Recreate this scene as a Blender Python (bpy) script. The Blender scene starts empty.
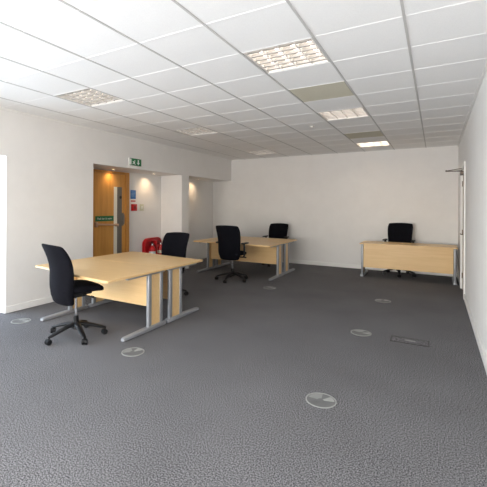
import bpy, bmesh, math, random
from mathutils import Vector, Matrix

random.seed(7)
scene = bpy.context.scene
col = scene.collection
PI = math.pi

# ------------------------------------------------------------------ camera
CAM_Z = 1.509
F_PX, CX, CY, YAW, ROLL = 375.465, 215.0, 206.38, 0.53201, 0.00497
fwd = Vector((-math.sin(YAW), math.cos(YAW), 0))
rgt = Vector((math.cos(YAW), math.sin(YAW), 0))
upv = rgt.cross(fwd)
r2 = math.cos(ROLL) * rgt + math.sin(ROLL) * upv
u2 = r2.cross(fwd)
cam_data = bpy.data.cameras.new('camera')
cam = bpy.data.objects.new('camera', cam_data)
col.objects.link(cam)
cam.matrix_world = Matrix(((r2.x, u2.x, -fwd.x, 0), (r2.y, u2.y, -fwd.y, 0), (r2.z, u2.z, -fwd.z, CAM_Z), (0, 0, 0, 1)))
cam_data.sensor_width = 36
cam_data.lens = F_PX / 487 * 36
cam_data.shift_x = (243.5 - CX) / 487
cam_data.shift_y = -(243.5 - CY) / 487
cam_data.clip_start = 0.05
scene.camera = cam

# ------------------------------------------------------------------ world, daylight, exposure
world = bpy.data.worlds.new('sky')
scene.world = world
world.use_nodes = True
wn = world.node_tree.nodes
sky = wn.new('ShaderNodeTexSky')
sky.sky_type = 'NISHITA'
sky.sun_disc = False
sky.sun_elevation = math.radians(38)
sky.sun_rotation = math.radians(200)
world.node_tree.links.new(sky.outputs[0], wn['Background'].inputs[0])
wn['Background'].inputs[1].default_value = 0.45

scene.view_settings.view_transform = 'Standard'
scene.view_settings.look = 'None'
scene.view_settings.gamma = 1
scene.view_settings.use_curve_mapping = False
scene.view_settings.exposure = -0.07


def area(name, loc, direction, sx, sy, power, color):
    d = bpy.data.lights.new(name, 'AREA')
    d.shape = 'RECTANGLE'
    d.size, d.size_y, d.energy, d.color = sx, sy, power, color
    o = bpy.data.objects.new(name, d)
    o.location = loc
    o.rotation_euler = Vector(direction).to_track_quat('-Z', 'Y').to_euler()
    col.objects.link(o)
    return o


# daylight entering each window, standing just outside its glass
area('daylight_window_near', (-5.74, 2.37, 1.12), (1, 0, -.15), 1.3, 2.1, 56, (0.70, 0.85, 1.0))
area('daylight_window_mid', (-5.74, -0.45, 1.12), (1, .35, -.28), 1.6, 2.1, 280, (0.80, 0.90, 1.0))
area('daylight_window_rear', (-2.4, -2.95, 1.35), (0, 1, .05), 4.6, 2.0, 285, (1.0, 0.95, .90))
# added fill lamp outside the rear window, aimed up to brighten the ceiling
area('ceiling_fill_rear', (-2.4, -2.94, 1.0), (0, 1, .45), 4.6, 1.2, 165, (1.0, .96, .91))

# ------------------------------------------------------------------ materials


def mat(name, color, rough=0.6, metal=0.0, spec=0.5):
    m = bpy.data.materials.new(name)
    m.use_nodes = True
    b = m.node_tree.nodes['Principled BSDF']
    b.inputs['Base Color'].default_value = (*color, 1)
    b.inputs['Roughness'].default_value = rough
    b.inputs['Metallic'].default_value = metal
    b.inputs['Specular IOR Level'].default_value = spec
    return m


def noisy(m, c1, c2, scale=(8, 8, 8), nscale=1.0, detail=4, bump=0.0, lo=0.35, hi=0.65, bscale=None, bdist=0.003):
    nt = m.node_tree
    b = nt.nodes['Principled BSDF']
    tc = nt.nodes.new('ShaderNodeTexCoord')
    mp = nt.nodes.new('ShaderNodeMapping')
    mp.inputs['Scale'].default_value = scale
    nz = nt.nodes.new('ShaderNodeTexNoise')
    nz.inputs['Scale'].default_value = nscale
    nz.inputs['Detail'].default_value = detail
    nz.inputs['Roughness'].default_value = .65
    cr = nt.nodes.new('ShaderNodeValToRGB')
    cr.color_ramp.elements[0].position = lo
    cr.color_ramp.elements[1].position = hi
    cr.color_ramp.elements[0].color = (*c1, 1)
    cr.color_ramp.elements[1].color = (*c2, 1)
    nt.links.new(tc.outputs['Object'], mp.inputs['Vector'])
    nt.links.new(mp.outputs[0], nz.inputs['Vector'])
    nt.links.new(nz.outputs['Fac'], cr.inputs[0])
    nt.links.new(cr.outputs[0], b.inputs['Base Color'])
    if bump:
        bp = nt.nodes.new('ShaderNodeBump')
        bp.inputs['Strength'].default_value = bump
        bp.inputs['Distance'].default_value = bdist
        nt.links.new(nz.outputs['Fac'], bp.inputs['Height'])
        nt.links.new(bp.outputs[0], b.inputs['Normal'])
    return m


def emit(name, color, strength):
    m = mat(name, color, 0.4)
    b = m.node_tree.nodes['Principled BSDF']
    b.inputs['Emission Color'].default_value = (*color, 1)
    b.inputs['Emission Strength'].default_value = strength
    return m


M = {}
M['wall'] = noisy(mat('white_wall_paint', (.8, .78, .75), .75), (.80, .782, .758), (.825, .807, .783), (1, 1, 1), 3, 5)
M['ceil'] = noisy(mat('mineral_ceiling_tile', (.8, .8, .79), .9), (.85, .845, .835), (.90, .895, .885), (1, 1, 1), 160, 3, .3)
M['tee'] = mat('white_ceiling_tee', (.93, .925, .915), .5)
M['runner'] = mat('grey_ceiling_runner', (.55, .54, .525), .5)
M['beige_tile'] = noisy(mat('beige_ceiling_panel', (.5, .48, .38), .8), (.58, .55, .44), (.62, .59, .475), (1, 1, 1), 60, 3)
M['trim'] = mat('white_gloss_trim', (.86, .85, .82), .35)


def carpet():
    m = noisy(mat('grey_loop_carpet', (.2, .2, .21), .95, spec=.15), (.024, .024, .025), (.262, .257, .266), (1, 1, 1), 120, 3, .12, .40, .60, bdist=.003)
    nt = m.node_tree
    b = nt.nodes['Principled BSDF']
    src = b.inputs['Base Color'].links[0].from_socket
    tc = nt.nodes.new('ShaderNodeTexCoord')
    n2 = nt.nodes.new('ShaderNodeTexNoise')
    n2.inputs['Scale'].default_value = 1.3
    n2.inputs['Detail'].default_value = 6
    mr = nt.nodes.new('ShaderNodeMapRange')
    mr.inputs['From Min'].default_value = .3
    mr.inputs['From Max'].default_value = .7
    mr.inputs['To Min'].default_value = .90
    mr.inputs['To Max'].default_value = 1.08
    mx = nt.nodes.new('ShaderNodeVectorMath')
    mx.operation = 'SCALE'
    nt.links.new(tc.outputs['Object'], n2.inputs['Vector'])
    nt.links.new(n2.outputs['Fac'], mr.inputs['Value'])
    nt.links.new(src, mx.inputs[0])
    nt.links.new(mr.outputs[0], mx.inputs['Scale'])
    nt.links.new(mx.outputs[0], b.inputs['Base Color'])
    return m


M['carpet'] = carpet()
M['beech'] = noisy(mat('pale_maple_laminate', (.7, .5, .3), .38), (.72, .475, .22), (.80, .55, .27), (1.2, 16, 16), 1.6, 6, lo=.3, hi=.7)
M['beech_edge'] = mat('maple_edge_band', (.62, .43, .22), .45)
M['silver'] = mat('silver_painted_steel', (.33, .34, .36), .42, .4)
M['black_fabric'] = noisy(mat('black_chair_fabric', (.01, .01, .014), .95, spec=.12), (.0035, .0035, .005), (.007, .007, .011), (1, 1, 1), 320, 2, .25)
M['black_plastic'] = mat('black_plastic', (.006, .006, .007), .5, spec=.35)
M['chrome'] = mat('bright_chrome', (.75, .75, .77), .2, 1)
M['oak'] = noisy(mat('oak_door_veneer', (.5, .25, .08), .42), (.60, .275, .055), (.76, .38, .09), (9, 9, .8), 1.5, 6, .0, .3, .7)
M['oak_frame'] = noisy(mat('oak_door_frame', (.42, .2, .06), .45), (.50, .21, .042), (.62, .29, .065), (9, 9, .8), 1.5, 6, .0, .3, .7)
M['steel'] = mat('brushed_stainless_steel', (.20, .185, .165), .5, .45)
M['brass'] = mat('warm_satin_metal', (.62, .42, .30), .35, .8)
M['slit'] = mat('pale_wired_glass', (.90, .86, .74), .3)
M['green'] = mat('safety_green', (.01, .16, .05), .4)
M['white'] = mat('white_print', (.85, .87, .85), .5)
M['blue'] = mat('sign_blue', (.03, .16, .45), .4)
M['red'] = mat('fire_red_plastic', (.50, .008, .012), .28)
M['red_dark'] = mat('deep_red_plastic', (.22, .006, .008), .4)
M['black'] = mat('matt_black', (.02, .02, .02), .6)
M['switch'] = mat('ivory_switch_plastic', (.62, .62, .47), .35)
M['grey_plate'] = mat('pale_grey_floor_plastic', (.30, .305, .29), .5)
M['carpet_plate'] = mat('grey_outlet_cover', (.135, .137, .136), .6)
M['grey_plate_dark'] = mat('mid_grey_floor_plastic', (.24, .245, .235), .5)
M['tube'] = emit('fluorescent_tube', (1, .92, .84), 4.6)
M['tube_dim'] = emit('fluorescent_tube_low', (1, .93, .85), 1.7)
M['tube_bright'] = emit('fluorescent_tube_bright', (1, .88, .74), 20)
M['housing'] = mat('white_luminaire_housing', (.80, .77, .73), .4)
M['louvre'] = mat('satin_aluminium_louvre', (.50, .48, .46), .4, .3)
M['spot'] = emit('warm_downlight_lamp', (1, .72, .42), 9.0)
M['door_brown'] = noisy(mat('brown_side_door_veneer', (.3, .2, .12), .5), (.25, .17, .11), (.33, .23, .15), (9, 9, .8), 1.5, 6)
M['door_metal'] = mat('dark_bronze_ironmongery', (.12, .09, .07), .4, .5)


def glass_mat():
    m = bpy.data.materials.new('clear_window_glass')
    m.use_nodes = True
    nt = m.node_tree
    nt.nodes.clear()
    out = nt.nodes.new('ShaderNodeOutputMaterial')
    mix = nt.nodes.new('ShaderNodeMixShader')
    tr = nt.nodes.new('ShaderNodeBsdfTransparent')
    gl = nt.nodes.new('ShaderNodeBsdfGlossy')
    gl.inputs['Roughness'].default_value = 0.02
    mix.inputs[0].default_value = 0.07
    nt.links.new(tr.outputs[0], mix.inputs[1])
    nt.links.new(gl.outputs[0], mix.inputs[2])
    nt.links.new(mix.outputs[0], out.inputs[0])
    return m


M['glass'] = glass_mat()

# ------------------------------------------------------------------ helpers


def tag(o, label=None, cat=None, group=None, kind=None):
    if label:
        o['label'] = label
    if cat:
        o['category'] = cat
    if group:
        o['group'] = group
    if kind:
        o['kind'] = kind
    return o


def empty(name, loc, rz=0.0):
    o = bpy.data.objects.new(name, None)
    o.empty_display_size = 0.1
    o.location = loc
    o.rotation_euler = (0, 0, rz)
    col.objects.link(o)
    return o


class MB:
    def __init__(self):
        self.bm = bmesh.new()

    def _merge(self, tmp, mtx=None):
        if mtx is not None:
            tmp.transform(mtx)
        me = bpy.data.meshes.new('tmp')
        tmp.to_mesh(me)
        tmp.free()
        self.bm.from_mesh(me)
        bpy.data.meshes.remove(me)

    def box(self, x0, x1, y0, y1, z0, z1, bev=0.0, seg=2, rot=None):
        t = bmesh.new()
        bmesh.ops.create_cube(t, size=1)
        for v in t.verts:
            v.co = Vector((v.co.x * (x1 - x0), v.co.y * (y1 - y0), v.co.z * (z1 - z0)))
        if bev:
            bmesh.ops.bevel(t, geom=t.edges[:], offset=bev, segments=seg, profile=.5, affect='EDGES')
        m = Matrix.Translation(((x0 + x1) / 2, (y0 + y1) / 2, (z0 + z1) / 2))
        if rot is not None:
            m = m @ rot
        self._merge(t, m)
        return self

    def cyl(self, a, b, r, r2=None, seg=20, bev=0.0):
        a, b = Vector(a), Vector(b)
        t = bmesh.new()
        L = (b - a).length
        bmesh.ops.create_cone(t, cap_ends=True, segments=seg, radius1=r, radius2=r if r2 is None else r2, depth=L)
        if bev:
            es = [e for e in t.edges if abs(e.verts[0].co.z - e.verts[1].co.z) < 1e-6]
            bmesh.ops.bevel(t, geom=es, offset=bev, segments=2, affect='EDGES')
        q = (b - a).to_track_quat('Z', 'Y').to_matrix().to_4x4()
        self._merge(t, Matrix.Translation((a + b) / 2) @ q)
        return self

    def ring(self, c, r0, r1, z0, z1, seg=32):
        t = bmesh.new()
        rows = []
        for r, z in ((r0, z0), (r1, z0), (r1, z1), (r0, z1)):
            rows.append([t.verts.new((c[0] + r * math.cos(2 * PI * i / seg), c[1] + r * math.sin(2 * PI * i / seg), z)) for i in range(seg)])
        for k in range(4):
            A, B = rows[k], rows[(k + 1) % 4]
            for i in range(seg):
                j = (i + 1) % seg
                t.faces.new((A[i], A[j], B[j], B[i]))
        self._merge(t)
        return self

    def tube(self, pts, r, seg=10, flat=1.0):
        """a tube through points; r number or list; flat squashes height"""
        pts = [Vector(p) for p in pts]
        n = len(pts)
        rs = r if isinstance(r, (list, tuple)) else [r] * n
        t = bmesh.new()
        rows = []
        for i, p in enumerate(pts):
            d = (pts[min(i + 1, n - 1)] - pts[max(i - 1, 0)]).normalized()
            ref = Vector((0, 0, 1)) if abs(d.z) < .9 else Vector((0, 1, 0))
            s = d.cross(ref).normalized()
            u = s.cross(d)
            rows.append([t.verts.new(p + rs[i] * (math.cos(2 * PI * k / seg) * s + flat * math.sin(2 * PI * k / seg) * u)) for k in range(seg)])
        for i in range(n - 1):
            for k in range(seg):
                j = (k + 1) % seg
                t.faces.new((rows[i][k], rows[i][j], rows[i + 1][j], rows[i + 1][k]))
        t.faces.new(rows[0][::-1])
        t.faces.new(rows[-1])
        self._merge(t)
        return self

    def prism(self, poly, z0, z1, bev=0.0, seg=2, mtx=None):
        """extrude an xy outline from z0 to z1"""
        t = bmesh.new()
        vs = [t.verts.new((x, y, z0)) for x, y in poly]
        f = t.faces.new(vs)
        r = bmesh.ops.extrude_face_region(t, geom=[f])
        for v in r['geom']:
            if isinstance(v, bmesh.types.BMVert):
                v.co.z = z1
        bmesh.ops.recalc_face_normals(t, faces=t.faces[:])
        if bev:
            es = [e for e in t.edges if abs(e.verts[0].co.z - e.verts[1].co.z) < 1e-6]
            bmesh.ops.bevel(t, geom=es, offset=bev, segments=seg, affect='EDGES')
        self._merge(t, mtx)
        return self

    def loft(self, rows):
        """rows: lists of equal numbers of points forming closed loops"""
        t = bmesh.new()
        R = [[t.verts.new(p) for p in row] for row in rows]
        n = len(R[0])
        for a, b in zip(R, R[1:]):
            for i in range(n):
                j = (i + 1) % n
                t.faces.new((a[i], a[j], b[j], b[i]))
        t.faces.new(R[0][::-1])
        t.faces.new(R[-1])
        self._merge(t)
        return self

    def build(self, name, material, parent=None, smooth=True, loc=None, angle=35):
        bmesh.ops.recalc_face_normals(self.bm, faces=self.bm.faces[:])
        me = bpy.data.meshes.new(name)
        if smooth:
            for f in self.bm.faces:
                f.smooth = True
            for e in self.bm.edges:
                if len(e.link_faces) == 2 and e.calc_face_angle(0) > math.radians(angle):
                    e.smooth = False
        self.bm.to_mesh(me)
        self.bm.free()
        me.materials.append(material)
        o = bpy.data.objects.new(name, me)
        if parent is not None:
            o.parent = parent
        if loc is not None:
            o.location = loc
        col.objects.link(o)
        return o


def struct(name, mb, m, **k):
    o = mb.build(name, m, smooth=False, **k)
    o['kind'] = 'structure'
    return o


def text_mesh(body, size, m, name, parent, mtx, depth=.0008):
    cu = bpy.data.curves.new('txt', 'FONT')
    cu.body = body
    cu.size = size
    cu.extrude = depth
    cu.align_x = 'CENTER'
    cu.align_y = 'CENTER'
    to = bpy.data.objects.new('txt', cu)
    col.objects.link(to)
    dg = bpy.context.evaluated_depsgraph_get()
    me = bpy.data.meshes.new_from_object(to.evaluated_get(dg))
    bpy.data.objects.remove(to)
    bpy.data.curves.remove(cu)
    me.materials.clear()
    me.materials.append(m)
    me.transform(mtx)
    o = bpy.data.objects.new(name, me)
    o.parent = parent
    col.objects.link(o)
    return o


# frame that maps (right, up, out) of a plate on a left-hand wall to the world: right=+Y, up=+Z, out=+X
WALLF = Matrix(((0, 0, 1, 0), (1, 0, 0, 0), (0, 1, 0, 0), (0, 0, 0, 1)))

# ------------------------------------------------------------------ room shell
XL, XR, YB, YF, H = -5.175, 0.416, 9.726, -2.6, 2.86
XB = -5.80             # back of the alcoves and plane behind the window bays
TOP = 3.2
YJ0, YJ1 = 4.585, 7.247     # alcove with the oak door
YK0 = 7.54                  # second alcove up to the back wall
HEAD = 2.25
BAY = [(1.70, 3.04), (-1.35, 0.45)]
BAYH = 2.2

struct('floor', MB().box(-6.2, .7, -2.9, 10.0, -.12, 0), M['carpet'])
w = MB()
w.box(XB, XL, BAY[0][1], YJ0, 0, TOP)
w.box(XB, XL, YJ0, YB, HEAD, TOP)
w.box(XB, XL, YJ1, YK0, 0, HEAD)
w.box(XB, XL, BAY[1][1], BAY[0][0], 0, TOP)
w.box(XB, XL, BAY[0][0], BAY[0][1], BAYH, TOP)
w.box(XB, XL, BAY[1][0], BAY[1][1], BAYH, TOP)
w.box(XB, XL, YF, BAY[1][0], 0, TOP)
struct('wall_left', w, M['wall'])
struct('wall_alcove', MB().box(XB - .12, XB, YJ0 - .1, YB, 0, TOP), M['wall'])
struct('wall_back', MB().box(XB - .12, XR + .15, YB, YB + .12, 0, TOP), M['wall'])
DR0, DR1, DRH = 7.46, 8.36, 2.20
w = MB()
w.box(XR, XR + .15, YF, DR0, 0, TOP)
w.box(XR, XR + .15, DR1, YB, 0, TOP)
w.box(XR, XR + .15, DR0, DR1, DRH, TOP)
struct('wall_right', w, M['wall'])
WX0, WX1, WZ0, WZ1 = -4.8, 0.0, .35, 2.4
w = MB()
w.box(XB, WX0, YF - .2, YF, 0, TOP)
w.box(WX1, XR + .15, YF - .2, YF, 0, TOP)
w.box(WX0, WX1, YF - .2, YF, 0, WZ0)
w.box(WX0, WX1, YF - .2, YF, WZ1, TOP)
struct('wall_front', w, M['wall'])
M['paving'] = noisy(mat('pale_outdoor_paving', (.45, .44, .42), .85), (.38, .37, .35), (.48, .47, .45), (1, 1, 1), 2, 5)
g = MB()
g.box(-40, -6.2, -30, 30, -.25, -.13)
g.box(-6.2, 12, -30, -2.9, -.25, -.13)
struct('ground', g, M['paving'])
struct('roof', MB().box(-6.2, .7, -2.9, 10.0, TOP, TOP + .1), M['wall'])


def window(name, axis, plane, a0, a1, z0, z1, n):
    """framed glazing: axis 'x' = pane normal along x"""
    root = empty(name, (0, 0, 0))
    root['kind'] = 'structure'
    fr = MB()

    def bx(mb, p0, p1, q0, q1, z0_, z1_, bev=0.004):
        if axis == 'x':
            mb.box(p0, p1, q0, q1, z0_, z1_, bev)
        else:
            mb.box(q0, q1, p0, p1, z0_, z1_, bev)
    t = .035
    bx(fr, plane - t, plane + t, a0, a0 + .06, z0, z1)
    bx(fr, plane - t, plane + t, a1 - .06, a1, z0, z1)
    bx(fr, plane - t, plane + t, a0, a1, z0, z0 + .06)
    bx(fr, plane - t, plane + t, a0, a1, z1 - .06, z1)
    for k in range(1, n):
        c = a0 + (a1 - a0) * k / n
        bx(fr, plane - t, plane + t, c - .03, c + .03, z0, z1)
    fr.build('window_frame', M['trim'], root)
    g = MB()
    bx(g, plane - .004, plane + .004, a0 + .05, a1 - .05, z0 + .05, z1 - .05, 0)
    g.build('window_pane', M['glass'], root, smooth=False)
    return root


window('window_1', 'x', -5.62, BAY[0][0], BAY[0][1], 0.0, BAYH, 2)
window('window_2', 'x', -5.62, BAY[1][0], BAY[1][1], 0.0, BAYH, 2)
window('window_3', 'y', YF - .1, WX0, WX1, WZ0, WZ1, 4)

# suspended ceiling: tiles on a grid
TW, TD = .6446, .6
gx = [XL] + [-.2003 - TW * k for k in range(7, -1, -1)] + [XR]
gx[0:1] = [XL]
gx = sorted(set(round(v, 4) for v in gx if XL - .001 <= v <= XR + .001))
gy = sorted([YF, YB] + [2.364 + TD * j for j in range(-8, 13) if YF < 2.364 + TD * j < YB])
COLB = (-1.4896, -.8449)
COLF = (-4.0679, -3.4233)
LIGHTS = [(COLB, 2.964), (COLB, 5.364), (COLB, 8.364), (COLF, 2.964), (COLF, 5.364), (COLF, 8.364)]
BEIGE = [(COLB, 4.164), (COLB, 7.164)]
SKIP = LIGHTS + BEIGE
cl = MB()
for i in range(len(gx) - 1):
    for j in range(len(gy) - 1):
        if any(abs(gx[i] - c[0]) < .01 and abs(gy[j] - y) < .01 for c, y in SKIP):
            continue
        cl.box(gx[i], gx[i + 1], gy[j], gy[j + 1], H, H + .015)
struct('ceiling', cl, M['ceil'])
t = MB()
for x in gx[1:-1]:
    t.box(x - .009, x + .009, YF, YB, H - .004, H + .03)
struct('trim_1', t, M['runner'])
t = MB()
for y in gy[1:-1]:
    for a, b in zip(gx, gx[1:]):
        t.box(a + (.012 if a > XL + .01 else 0), b - (.012 if b < XR - .01 else 0), y - .006, y + .006, H - .0025, H + .02)
struct('trim_2', t, M['tee'])
t = MB()
t.box(XL, XL + .022, YF, YB, H - .022, H - .0005)
t.box(XR - .022, XR, YF, YB, H - .022, H - .0005)
t.box(XL + .022, XR - .022, YB - .022, YB, H - .022, H - .0005)
struct('trim_3', t, M['trim'])

# baseboards
BH, BT = .095, .016


def bb(mb, x0, x1, y0, y1):
    mb.box(x0, x1, y0, y1, 0, BH, .004, 1)


b = MB()
bb(b, XL, XL + BT, BAY[0][1], YJ0)
bb(b, XL - .5, XL + BT, BAY[0][1] - BT, BAY[0][1])
bb(b, XL, XL + BT, YJ1, YK0)
bb(b, XL, XL + BT, BAY[1][1], BAY[0][0])
struct('baseboard_left', b, M['trim'])
b = MB()
bb(b, XB + .0, XR - BT, YB - BT, YB)
struct('baseboard_back', b, M['trim'])
b = MB()
bb(b, XR - BT, XR, YF, DR0 - .075)
bb(b, XR - BT, XR, DR1 + .075, YB - BT)
struct('baseboard_right', b, M['trim'])
b = MB()
bb(b, XB, XB + BT, 6.073, YJ1 - BT)
bb(b, XB, XL, YJ1 - BT, YJ1)
bb(b, XB, XB + BT, YJ0, 5.068)
bb(b, XB, XB + BT, YK0, YB - BT)
struct('baseboard_alcove', b, M['trim'])

# ------------------------------------------------------------------ oak fire door in the alcove
D0, D1, DH = 5.145, 6.145, 2.225      # outer frame
door = empty('door_1', (XB, -.075, 0))
door['kind'] = 'structure'
fr = MB()
fr.box(.001, .075, D0, D0 + .035, 0, DH, .003, 1)
fr.box(.001, .075, D1 - .10, D1, 0, DH, .003, 1)
fr.box(.001, .075, D0 + .035, D1 - .10, DH - .045, DH, .003, 1)
fr.build('door_frame', M['oak_frame'], door)
y0, y1 = D0 + .038, D1 - .103
MB().box(.001, .045, y0, y1, .006, DH - .048, .002, 1).build('door_leaf', M['oak'], door)
MB().box(.0455, .050, 5.715, 5.806, .30, 1.905, .001, 1).build('vision_panel', M['slit'], door, smooth=False)
plate = MB().box(.0455, .052, 5.81, 5.945, .30, 1.905, .002, 1).build('push_plate', M['steel'], door)
MB().cyl((.052, 5.90, 1.69), (.060, 5.90, 1.69), .032, bev=.002).build('lock_cylinder', M['black'], plate)
h = MB()
h.cyl((.052, 5.965, 1.30), (.085, 5.965, 1.30), .012)
h.cyl((.052, 5.965, 1.14), (.085, 5.965, 1.14), .012)
h.tube([(.085, 5.965, 1.33), (.092, 5.965, 1.28), (.092, 5.965, 1.17), (.085, 5.965, 1.12)], .013)
h.box(.045, .053, 5.93, 5.998, 1.09, 1.36, .002, 1)
h.build('door_handle', M['steel'], door)
pb = MB()
pb.tube([(.115, y0 + .02, 1.145), (.115, 5.76, 1.115)], .018, 12)
pb.box(.045, .125, y0 + .0, y0 + .05, 1.09, 1.19, .008)
pb.box(.045, .125, 5.745, 5.79, 1.085, 1.14, .008)
pb.build('push_bar', M['brass'], door)
sg = MB().box(.0455, .052, y0 + .04, 5.71, 1.20, 1.305, .001, 1).build('push_bar_sign', M['green'], door)
tag(sg, 'green plate with white lettering')
text_mesh('Push bar to open', .056, M['white'], 'sign_lettering', sg, Matrix.Translation((.0525, (y0 + .04 + 5.71) / 2, 1.252)) @ WALLF)

# ------------------------------------------------------------------ side door in the right wall
door = empty('door_2', (XR, 0, 0))
door['kind'] = 'structure'
fr = MB()
fr.box(-.022, .0, DR0 - .07, DR0, 0, DRH + .07, .003, 1)
fr.box(-.022, .0, DR1, DR1 + .07, 0, DRH + .07, .003, 1)
fr.box(-.022, .0, DR0, DR1, DRH, DRH + .07, .003, 1)
fr.box(.0, .145, DR0, DR0 + .025, 0, DRH, .002, 1)
fr.box(.0, .145, DR1 - .025, DR1, 0, DRH, .002, 1)
fr.box(.0, .145, DR0 + .025, DR1 - .025, DRH - .025, DRH, .002, 1)
fr.build('door_frame', M['trim'], door)
MB().box(.012, .056, DR0 + .027, DR1 - .027, .006, DRH - .027, .002, 1).build('door_leaf', M['door_brown'], door)
for z in (.25, 1.05, 1.95):
    MB().cyl((.008, DR1 - .03, z - .05), (.008, DR1 - .03, z + .05), .008).build('hinge', M['door_metal'], door)
h = MB()
h.box(.002, .012, DR0 + .06, DR0 + .10, .95, 1.12, .002, 1)
h.tube([(.012, DR0 + .08, 1.06), (-.05, DR0 + .08, 1.06), (-.055, DR0 + .10, 1.06), (-.055, DR0 + .21, 1.06)], .009)
h.build('door_handle', M['door_metal'], door)
cb = MB().box(-.05, .011, DR0 + .32, DR0 + .58, 2.085, 2.145, .006).build('door_closer', M['door_metal'], door)
a = MB()
a.tube([(-.03, DR0 + .45, 2.155), (-.26, DR0 + .52, 2.165)], .009, 8)
a.tube([(-.26, DR0 + .52, 2.17), (-.02, DR0 + .62, 2.215)], .006, 8)
a.cyl((-.26, DR0 + .52, 2.155), (-.26, DR0 + .52, 2.182), .012)
a.cyl((-.03, DR0 + .45, 2.14), (-.03, DR0 + .45, 2.168), .012)
a.build('closer_arm', M['door_metal'], cb)

# ------------------------------------------------------------------ desks


def desk_top_outline(w, dl, dr):
    pts = []
    n = 18
    # user edge from left to right, with a soft S
    r = .035
    for k in range(5):
        a_ = PI + PI / 2 * k / 4
        pts.append((-w / 2 + r + r * math.cos(a_), -dl + r + r * math.sin(a_)))
    for k in range(1, n):
        f = k / n
        s = f * f * (3 - 2 * f)
        pts.append((-w / 2 + r + (w - 2 * r) * f, -(dl + (dr - dl) * (s * .7 + f * .3))))
    for k in range(5):
        a_ = -PI / 2 + PI / 2 * k / 4
        pts.append((w / 2 - r + r * math.cos(a_), -dr + r + r * math.sin(a_)))
    pts += [(w / 2, 0), (-w / 2, 0)]
    return pts


def desk_leg(sx, w, parent, inset=.075):
    x = sx * (w / 2 - inset)
    m = MB()
    # foot: long flattened bar with rounded nose
    rows = []
    for y, hw, h in ((-.77, .014, .018), (-.76, .026, .028), (-.73, .032, .034), (-.40, .034, .044), (-.20, .034, .048), (-.03, .034, .044), (-.012, .026, .036)):
        rows.append([(x + hw * cx_, y, .006 + h * cz) for cx_, cz in ((-1, .0), (-1, .7), (-.7, 1), (.7, 1), (1, .7), (1, 0))])
    m.loft(rows)
    for y in (-.74, -.06):
        m.cyl((x, y, 0), (x, y, .012), .014, seg=10)
    m.box(x - .022, x + .022, -.345, -.285, .045, .69, .012, 3)
    m.box(x - .022, x + .022, -.125, -.065, .045, .69, .012, 3)
    m.box(x - .02, x + .02, -.70, -.03, .672, .704, .004, 1)
    o = m.build('leg', M['silver'], parent)
    MB().box(x - .012, x + .012, -.287, -.123, .055, .672).build('infill_panel', M['beech'], o, smooth=False)
    return o


def desk(loc, rz, w, dl, dr, label, group=None, inset=.075):
    root = empty('office_desk', loc, rz)
    tag(root, label, 'desk', group)
    MB().prism(desk_top_outline(w, dl, dr), .705, .73, .004, 2).build('desktop', M['beech'], root)
    for sx in (-1, 1):
        desk_leg(sx, w, root, inset)
    MB().box(-w / 2 + .10, w / 2 - .10, -.215, -.197, .255, .703, .001, 1).build('modesty_panel', M['beech'], root, smooth=False)
    b_ = MB()
    b_.box(-w / 2 + .09, w / 2 - .09, -.24, -.218, .655, .70, .003, 1)
    b_.build('support_beam', M['silver'], root)
    return root


NP = (-3.71, 3.84)
desk((NP[0], NP[1] - .004, 0), 0, 1.58, .82, 1.06, 'maple wave-fronted desk nearest the camera, left black chair pulled up to it')
desk((NP[0], NP[1] + .004, 0), PI, 1.58, .80, 1.0, 'maple desk joined behind the nearest desk, beside the oak door alcove')
FP = (-3.79, 7.93)
desk((FP[0], FP[1] - .004, 0), 0, 1.90, .86, .97, 'front maple desk of the rear pair, armed chair with its back to us in front')
desk((FP[0], FP[1] + .004, 0), PI, 1.90, .78, .90, 'maple desk of the rear pair standing nearer the back wall')


def straight_desk():
    root = desk((-.53, 8.63, 0), PI, 1.80, .66, .66, 'single straight maple desk by the right wall, modesty panel facing the room', inset=.045)
    for ch in root.children:
        if ch.name.startswith('modesty_panel'):
            me = ch.data
            for v in me.vertices:
                v.co.x *= 1.035
                v.co.y += .135 if True else 0
                if v.co.z < .5:
                    v.co.z -= .05
    return root


straight_desk()

# ------------------------------------------------------------------ chairs


def back_rows(drop, rise):
    prof = [  # z, half width, y centre, half thickness
        (.395, .150, -.170, .020), (.405, .190, -.178, .036), (.44, .212, -.190, .046), (.52, .226, -.208, .052), (.62, .236, -.220, .053),
        (.70, .242, -.224, .050), (.78, .248, -.228, .045), (.86, .254, -.242, .040), (.94, .259, -.268, .036),
        (1.01, .260, -.302, .032), (1.05, .254, -.324, .028), (1.078, .247, -.340, .022), (1.090, .232, -.346, .012)]
    rows = []
    n = 28
    for z, hw, yc, ht in prof:
        row = []
        for k in range(n):
            a_ = 2 * PI * k / n
            c, s = math.cos(a_), math.sin(a_)
            e = .55
            px = hw * math.copysign(abs(c) ** e, c)
            py = ht * math.copysign(abs(s) ** e, s)
            py += .055 * (px / .22) ** 2          # sides wrap towards the sitter
            row.append((px, yc + py, z + rise - drop * min(1, (z - .39) / .2 + .6) + (.012 * (1 - (px / .22) ** 2) if z > 1.0 else 0)))
        rows.append(row)
    return rows


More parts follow.
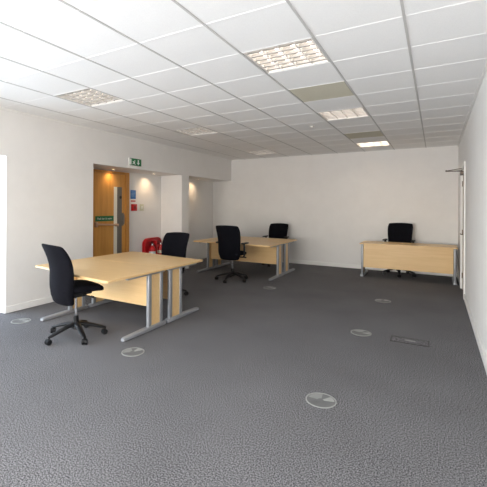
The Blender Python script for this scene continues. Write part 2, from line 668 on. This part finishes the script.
def chair(loc, heading, base_rot, arms, rise, drop, label):
    """faces local +y; heading turns it"""
    root = empty('office_chair', loc, heading)
    tag(root, label, 'office chair')
    # seat
    prof = [(-.235, .165, .50, .016), (-.225, .195, .50, .034), (-.18, .222, .498, .043), (-.08, .236, .496, .046), (.05, .242, .496, .047),
            (.14, .240, .492, .046), (.20, .228, .482, .042), (.235, .205, .470, .032), (.250, .170, .462, .016)]
    rows = []
    n = 24
    for y, hw, zc, ht in prof:
        rows.append([(hw * math.copysign(abs(math.cos(2 * PI * k / n)) ** .5, math.cos(2 * PI * k / n)), y,
                      rise + zc + .02 + ht * math.copysign(abs(math.sin(2 * PI * k / n)) ** .6, math.sin(2 * PI * k / n))) for k in range(n)])
    MB().loft(rows).build('seat', M['black_fabric'], root, angle=60)
    MB().loft(back_rows(drop, rise)).build('backrest', M['black_fabric'], root, angle=60)
    m = MB()
    m.tube([(0, -.08, .462 + rise), (0, -.20, .452 + rise), (0, -.240, .50 + rise), (0, -.235, .56 + rise)], [.03, .032, .03, .02], 12, .5)
    m.build('back_support', M['black_plastic'], root)
    m = MB()
    m.box(-.12, .12, -.13, .14, .435 + rise, .468 + rise, .012)
    m.box(-.045, .045, -.10, .11, .395 + rise, .437 + rise, .012)
    m.build('mechanism', M['black_plastic'], root)
    m = MB()
    m.tube([(.05, .06, .42 + rise), (.17, .07, .425 + rise), (.235, .07, .428 + rise)], .006, 8)
    m.cyl((.225, .07, .428 + rise), (.275, .07, .430 + rise), .012, bev=.003)
    m.build('height_lever', M['black_plastic'], root)
    MB().cyl((0, 0, .24), (0, 0, .40 + rise), .0145, seg=20).build('gas_column', M['chrome'], root)
    # base
    m = MB()
    m.cyl((0, 0, .085), (0, 0, .245), .032, .028, 24, .004)
    m.cyl((0, 0, .10), (0, 0, .165), .05, .036, 24, .004)
    for k in range(5):
        a_ = base_rot + 2 * PI * k / 5
        ca, sa = math.cos(a_), math.sin(a_)
        m.tube([(ca * r_, sa * r_, z_) for r_, z_ in ((.02, .150), (.12, .138), (.22, .110), (.305, .084), (.335, .078))], [.040, .036, .030, .025, .016], 10, .62)
    m.build('star_base', M['black_plastic'], root)
    for k in range(5):
        a_ = base_rot + 2 * PI * k / 5
        ca, sa = math.cos(a_), math.sin(a_)
        cx_, cy_ = ca * .325, sa * .325
        sw = a_ + 1.1 + k * .9
        t_ = Vector((math.cos(sw), math.sin(sw), 0))
        m = MB()
        m.cyl((cx_, cy_, .04), (cx_, cy_, .088), .008, seg=10)
        c = Vector((cx_, cy_, .031)) + Vector((-t_.y, t_.x, 0)) * .012
        for s in (-1, 1):
            m.cyl(c + t_ * (.005 * s), c + t_ * (.030 * s), .031, seg=20, bev=.005)
        m.cyl(c - t_ * .02, c + t_ * .02, .02, seg=12)
        m.box(c.x - .012, c.x + .012, c.y - .012, c.y + .012, .04, .066, .005)
        m.build('castor', M['black_plastic'], root)
    if arms:
        for s in (-1, 1):
            m = MB()
            m.tube([(.10 * s, -.03, .448 + rise), (.24 * s, -.035, .448 + rise), (.276 * s, -.04, .47 + rise), (.284 * s, -.05, .55 + rise), (.284 * s, -.055, .715 + rise)], [.020, .022, .022, .022, .020], 10, .6)
            ar = m.build('armrest', M['black_plastic'], root)
            MB().box(.250 * s if s > 0 else -.318, .318 if s > 0 else -.250, -.15, .11, .712 + rise, .742 + rise, .012, 3).build('arm_pad', M['black_plastic'], ar)
    return root


chair((-3.575, 2.925, 0), math.radians(-14), math.radians(-10), False, .06, .075, 'armless black swivel chair in the left foreground, turned towards the near desk')
chair((-3.83, 4.97, 0), math.radians(180), math.radians(22), False, .01, .055, 'armless black swivel chair behind the joined near desks, in front of the red stand')
chair((-3.58, 6.80, 0), math.radians(2), math.radians(-18), True, .045, .01, 'black swivel chair with armrests, its back to us at the rear pair of desks')
chair((-3.55, 9.10, 0), math.radians(180), math.radians(10), True, .01, .04, 'black swivel chair with armrests between the rear desks and the back wall')
chair((-.715, 9.285, 0), math.radians(176), math.radians(30), True, .045, -.005, 'black swivel chair tucked behind the single straight desk')

# ------------------------------------------------------------------ ceiling lights and panels


def luminaire(cx, y0, bright, label):
    root = empty('ceiling_light', ((cx[0] + cx[1]) / 2, y0 + TD / 2, H))
    tag(root, label, 'ceiling light')
    hw, hd = (cx[1] - cx[0]) / 2 - .014, TD / 2 - .012
    m = MB()
    m.box(-hw, -hw + .012, -hd, hd, 0, .09)
    m.box(hw - .012, hw, -hd, hd, 0, .09)
    m.box(-hw + .012, hw - .012, -hd, -hd + .012, 0, .09)
    m.box(-hw + .012, hw - .012, hd - .012, hd, 0, .09)
    m.box(-hw, hw, -hd, hd, .09, .10)
    m.build('housing', M['housing'], root, smooth=False)
    nx, ny = 4, 6
    hw2, hd2 = hw - .013, hd - .013
    m = MB()
    for k in range(nx + 1):
        x = -hw2 + 2 * hw2 * k / nx
        m.box(x - .005, x + .005, -hd2, hd2, .006, .040)
    lv = m.build('louvre', M['housing'], root, smooth=False)
    m = MB()
    for k in range(ny):
        y = -hd2 + 2 * hd2 * (k + .5) / ny
        m.box(-hw2, hw2, y - .011, y + .011, .008, .012)
        m.box(-hw2, hw2, y - .004, y + .004, .012, .036)
    m.build('cross_blades', M['louvre'], lv, smooth=False)
    for k in range(nx):
        x = -hw2 + 2 * hw2 * (k + .5) / nx
        MB().cyl((x, -hd2 + .01, .066), (x, hd2 - .01, .066), .013, seg=12).build('tube', bright, root)
    return root


for (c, y), br, lb in zip(LIGHTS, ('tube', 'tube', 'tube_bright', 'tube_dim', 'tube_dim', 'tube_dim'), (
        'largest square louvred ceiling light, at top centre, nearest the camera',
        'square louvred ceiling light between the two beige ceiling panels',
        'bright louvred ceiling light near the back wall, beyond both beige panels',
        'square louvred ceiling light at upper left, nearest the left wall windows',
        'square louvred ceiling light in the left row, above the green exit sign area',
        'faint louvred ceiling light in the left row, near the back left corner')):
    luminaire(c, y, M[br], lb)
for (c, y), lb in zip(BEIGE, ('larger beige blank ceiling panel, just beyond the nearest ceiling light', 'smaller beige blank ceiling panel, just before the farthest right-hand ceiling light')):
    o = MB().box(c[0] + .013, c[1] - .013, y + .011, y + TD - .011, -.002, .012, .001, 1).build('ceiling_panel', M['beige_tile'], None, loc=(0, 0, H))
    tag(o, lb, 'ceiling panel')
m = MB()
m.cyl((0, 0, -.008), (0, 0, 0), .040, .038, 24, .002)
m.cyl((0, 0, -.018), (0, 0, -.008), .024, .032, 24, .003)
tag(m.build('smoke_detector', M['housing'], loc=(-1.80, 6.25, H)), 'small white round detector on the ceiling between the two rows of lights', 'smoke detector')

# recessed spot downlights in the alcove soffits
for (x, y, lab, power) in ((-5.63, 5.50, 'small recessed downlight in the alcove soffit above the oak door', 8),
                           (-5.55, 6.66, 'small recessed downlight above the red extinguisher stand', 14),
                           (-5.58, 8.55, 'small recessed downlight in the second alcove, right of the pillar', 11)):
    root = empty('downlight', (x, y, HEAD))
    tag(root, lab, 'downlight')
    MB().ring((0, 0), .030, .045, -.008, 0).build('bezel', M['trim'], root)
    MB().cyl((0, 0, -.004), (0, 0, -.001), .029, seg=20).build('lamp', M['spot'], root)
    d = bpy.data.lights.new('downlight_beam', 'SPOT')
    d.energy, d.color = power, (1, .70, .42)
    d.spot_size, d.spot_blend, d.shadow_soft_size = math.radians(115), 1.0, .04
    lo = bpy.data.objects.new('downlight_beam', d)
    lo.parent = root
    lo.location = (0, 0, -.02)
    lo.rotation_euler = Vector((-.45, .0, -1)).to_track_quat('-Z', 'Y').to_euler()
    col.objects.link(lo)

# ------------------------------------------------------------------ signs and wall fittings
ex = empty('exit_sign', (XL, 5.628, 2.378))
tag(ex, 'green and white running man exit sign above the door alcove', 'sign')
MB().box(.001, .022, -.170, .170, -.074, .074, .004).build('sign_box', M['trim'], ex)
MB().box(.0225, .026, -.168, .168, -.070, .070, .001, 1).build('sign_face', M['green'], ex)
# pictogram in (right, up) coordinates
m = MB()
T = Matrix.Translation((.0262, 0, 0)) @ WALLF @ Matrix.Scale(1.12, 4)
m.prism([(-.148, -.052), (-.105, -.052), (-.105, .052), (-.148, .052)], 0, .001, mtx=T)
m.prism([(-.030, .030), (-.018, .034), (-.008, .026), (-.010, .014), (-.022, .010), (-.032, .018)], 0, .001, mtx=T)
m.prism([(-.070, .012), (-.030, .010), (-.012, .002), (-.022, -.022), (-.002, -.036), (-.010, -.052), (-.022, -.050), (-.018, -.038), (-.046, -.024), (-.072, -.046), (-.082, -.038), (-.052, -.008), (-.076, .002)], 0, .001, mtx=T)
m.prism([(.055, .045), (.085, .045), (.085, -.005), (.108, -.005), (.070, -.050), (.032, -.005), (.055, -.005)], 0, .001, mtx=T)
m.build('pictogram', M['white'], ex, smooth=False)

fa = empty('fire_action_notice', (XB, 6.262, 1.755))
tag(fa, 'blue fire notice with a red strip below, on wall right of oak door', 'sign')
MB().box(.001, .006, -.085, .085, -.09, .105, .001, 1).build('notice_plate', M['blue'], fa)
m = MB()
T = Matrix.Translation((.0062, 0, 0)) @ WALLF
for z in (.06, .03, 0.0, -.03):
    m.prism([(-.06, z), (.06 - .02 * (z < .01), z), (.06 - .02 * (z < .01), z + .010), (-.06, z + .010)], 0, .001, mtx=T)
m.build('printed_lines', mat('pale_blue_print', (.30, .45, .70), .5), fa, smooth=False)
MB().box(.001, .0055, -.085, .085, -.122, -.092, .001, 1).build('white_strip', M['white'], fa)
MB().box(.0056, .0062, -.075, .075, -.150, -.124, .0002, 1).build('red_strip', M['red'], fa)
cp = empty('fire_call_point', (XB, 6.270, 1.475))
tag(cp, 'square red fire alarm call point below the blue notice', 'fire alarm')
MB().box(.001, .05, -.075, .075, -.075, .075, .008).build('casing', M['red'], cp)
MB().cyl((.05, 0, 0), (.053, 0, 0), .038, seg=24).build('break_glass', M['red_dark'], cp)
sw = empty('light_switch', (XB, 6.543, 1.475))
tag(sw, 'square ivory light switch plate right of the red call point', 'light switch')
MB().box(.001, .010, -.065, .065, -.075, .075, .003).build('faceplate', M['switch'], sw)
MB().box(.010, .016, -.018, .018, -.03, .03, .003).build('rocker', M['white'], sw)

# ------------------------------------------------------------------ red extinguisher stand
st = empty('fire_extinguisher_stand', (-5.765, 6.865, 0), math.radians(90))
tag(st, 'red moulded plastic stand for fire extinguishers in the door alcove', 'extinguisher stand')
# local: faces -y, width along x
out = []
for k in range(9):
    a_ = PI - PI / 2 * k / 8
    out.append((-.16 + .15 * math.cos(a_), .63 + .13 * math.sin(a_)))
for k in range(9):
    a_ = PI / 2 - PI / 2 * k / 8
    out.append((.16 + .15 * math.cos(a_), .63 + .13 * math.sin(a_)))
out += [(.31, .05), (.29, .0), (-.29, .0), (-.31, .05)]
UP = Matrix(((1, 0, 0, 0), (0, 0, -1, 0), (0, 1, 0, 0), (0, 0, 0, 1)))   # outline x,y -> x,z ; extrude toward -y
MB().prism(out, -.03, .03, .012, 3, mtx=UP).build('back_panel', M['red'], st)
m = MB()
rim = [(x * .93, y * .985 + .008) for x, y in out]
m.tube([(x, -.045, z) for x, z in rim + rim[:1]], .018, 10)
m.build('rolled_rim', M['red'], st)
MB().box(-.31, .31, -.24, .0, 0, .10, .02, 3).build('tray', M['red'], st)
m = MB()
m.box(-.018, .018, -.15, -.02, .08, .71, .012)
m.build('divider', M['red'], st)
MB().box(-.07, .07, -.075, -.032, .655, .70, .01).build('carry_handle', M['red_dark'], st)


def extinguisher(x, label, band):
    e = empty('fire_extinguisher', (-5.765 + .145, 6.865 + x, .102), st.rotation_euler.z)
    tag(e, label, 'fire extinguisher')
    m = MB()
    rows = []
    for z, r in ((0, .060), (.008, .072), (.03, .075), (.40, .075), (.44, .068), (.47, .048), (.485, .026), (.50, .024)):
        rows.append([(r * math.cos(2 * PI * k / 24), r * math.sin(2 * PI * k / 24), z) for k in range(24)])
    m.loft(rows).build('cylinder', M['red'], e, angle=50)
    MB().ring((0, 0), .0752, .0768, .30, .37, 24).build('label_band', band, e)
    m = MB()
    m.cyl((0, 0, .498), (0, 0, .535), .019, seg=16)
    m.box(-.012, .012, -.02, .085, .533, .545, .003)
    m.build('valve', M['chrome'], e)
    m = MB()
    m.tube([(0, -.02, .55), (0, .05, .575), (0, .11, .57)], .009, 8)
    m.tube([(0, .0, .532), (0, .06, .525), (0, .10, .51)], .007, 8)
    m.build('handle', M['black'], e)
    MB().tube([(0.015, 0, .52), (.06, -.01, .515), (.088, -.015, .45), (.088, -.015, .20), (.086, -.015, .14)], [.008, .008, .009, .009, .013], 8).build('hose', M['black'], e)
    return e


extinguisher(-.15, 'red fire extinguisher on the left side of the red stand', M['white'])
extinguisher(.15, 'red fire extinguisher on the right side of the red stand', mat('cream_band', (.75, .68, .5), .5))

# ------------------------------------------------------------------ floor outlets
OUT = [(-.766, 2.945, 'round floor outlet cover nearest the camera, lower centre of the carpet', .6),
       (-.768, 4.77, 'round floor outlet cover left of the rectangular floor box', .2),
       (-.73, 6.58, 'round floor outlet cover in front of the single straight desk', .9),
       (-2.69, 2.915, 'round floor outlet cover just in front of the near desk foot', 1.4),
       (-4.66, 2.94, 'round floor outlet cover by the left wall corner', .4),
       (-2.65, 6.52, 'round floor outlet cover in front of the rear pair of desks', .1)]
for x, y, lb, rz in OUT:
    root = empty('floor_outlet', (x, y, 0), rz)
    tag(root, lb, 'floor outlet', 'round floor outlet covers')
    MB().ring((0, 0), .108, .117, .0005, .005, 40).build('rim', M['grey_plate'], root)
    MB().cyl((0, 0, .0005), (0, 0, .003), .1075, seg=40).build('cover', M['carpet_plate'], root, smooth=False)

    def sector(a0, a1, r0, r1):
        n = 10
        return [(r0 * math.cos(a0 + (a1 - a0) * k / n), r0 * math.sin(a0 + (a1 - a0) * k / n)) for k in range(n + 1)] + \
               [(r1 * math.cos(a1 - (a1 - a0) * k / n), r1 * math.sin(a1 - (a1 - a0) * k / n)) for k in range(n + 1)]
    MB().prism(sector(-.35, .40, .02, .100), .003, .005).build('lid', M['grey_plate'], root, smooth=False)
    MB().prism(sector(1.1, 2.5, .03, .100), .003, .0045).build('lid', M['grey_plate_dark'], root, smooth=False)
    m = MB()
    for k in range(4):
        a_ = 3.2 + .26 * k
        m.box(-.035, .035, -.004, .004, -.0007, .0007, rot=Matrix.Translation((.06 * math.cos(a_), .06 * math.sin(a_), .0042)) @ Matrix.Rotation(a_, 4, 'Z'))
    m.build('cable_slot', M['carpet_plate'], root, smooth=False)

fb = empty('floor_box', (-.25, 4.765, 0), math.radians(1))
tag(fb, 'rectangular carpeted floor box lid with dark outline', 'floor box')
m = MB()
X, Y = .195, .10
m.box(-X, X, -Y, -Y + .012, .0005, .004)
m.box(-X, X, Y - .012, Y, .0005, .004)
m.box(-X, -X + .012, -Y + .012, Y - .012, .0005, .004)
m.box(X - .012, X, -Y + .012, Y - .012, .0005, .004)
m.build('frame', M['black'], fb, smooth=False)
MB().box(-X + .013, X - .013, -Y + .013, Y - .013, .0005, .003).build('carpet_lid', M['carpet'], fb, smooth=False)
MB().box(-.05, .06, -.012, .016, .003, .006, .001, 1).build('lid_handle', M['grey_plate_dark'], fb)
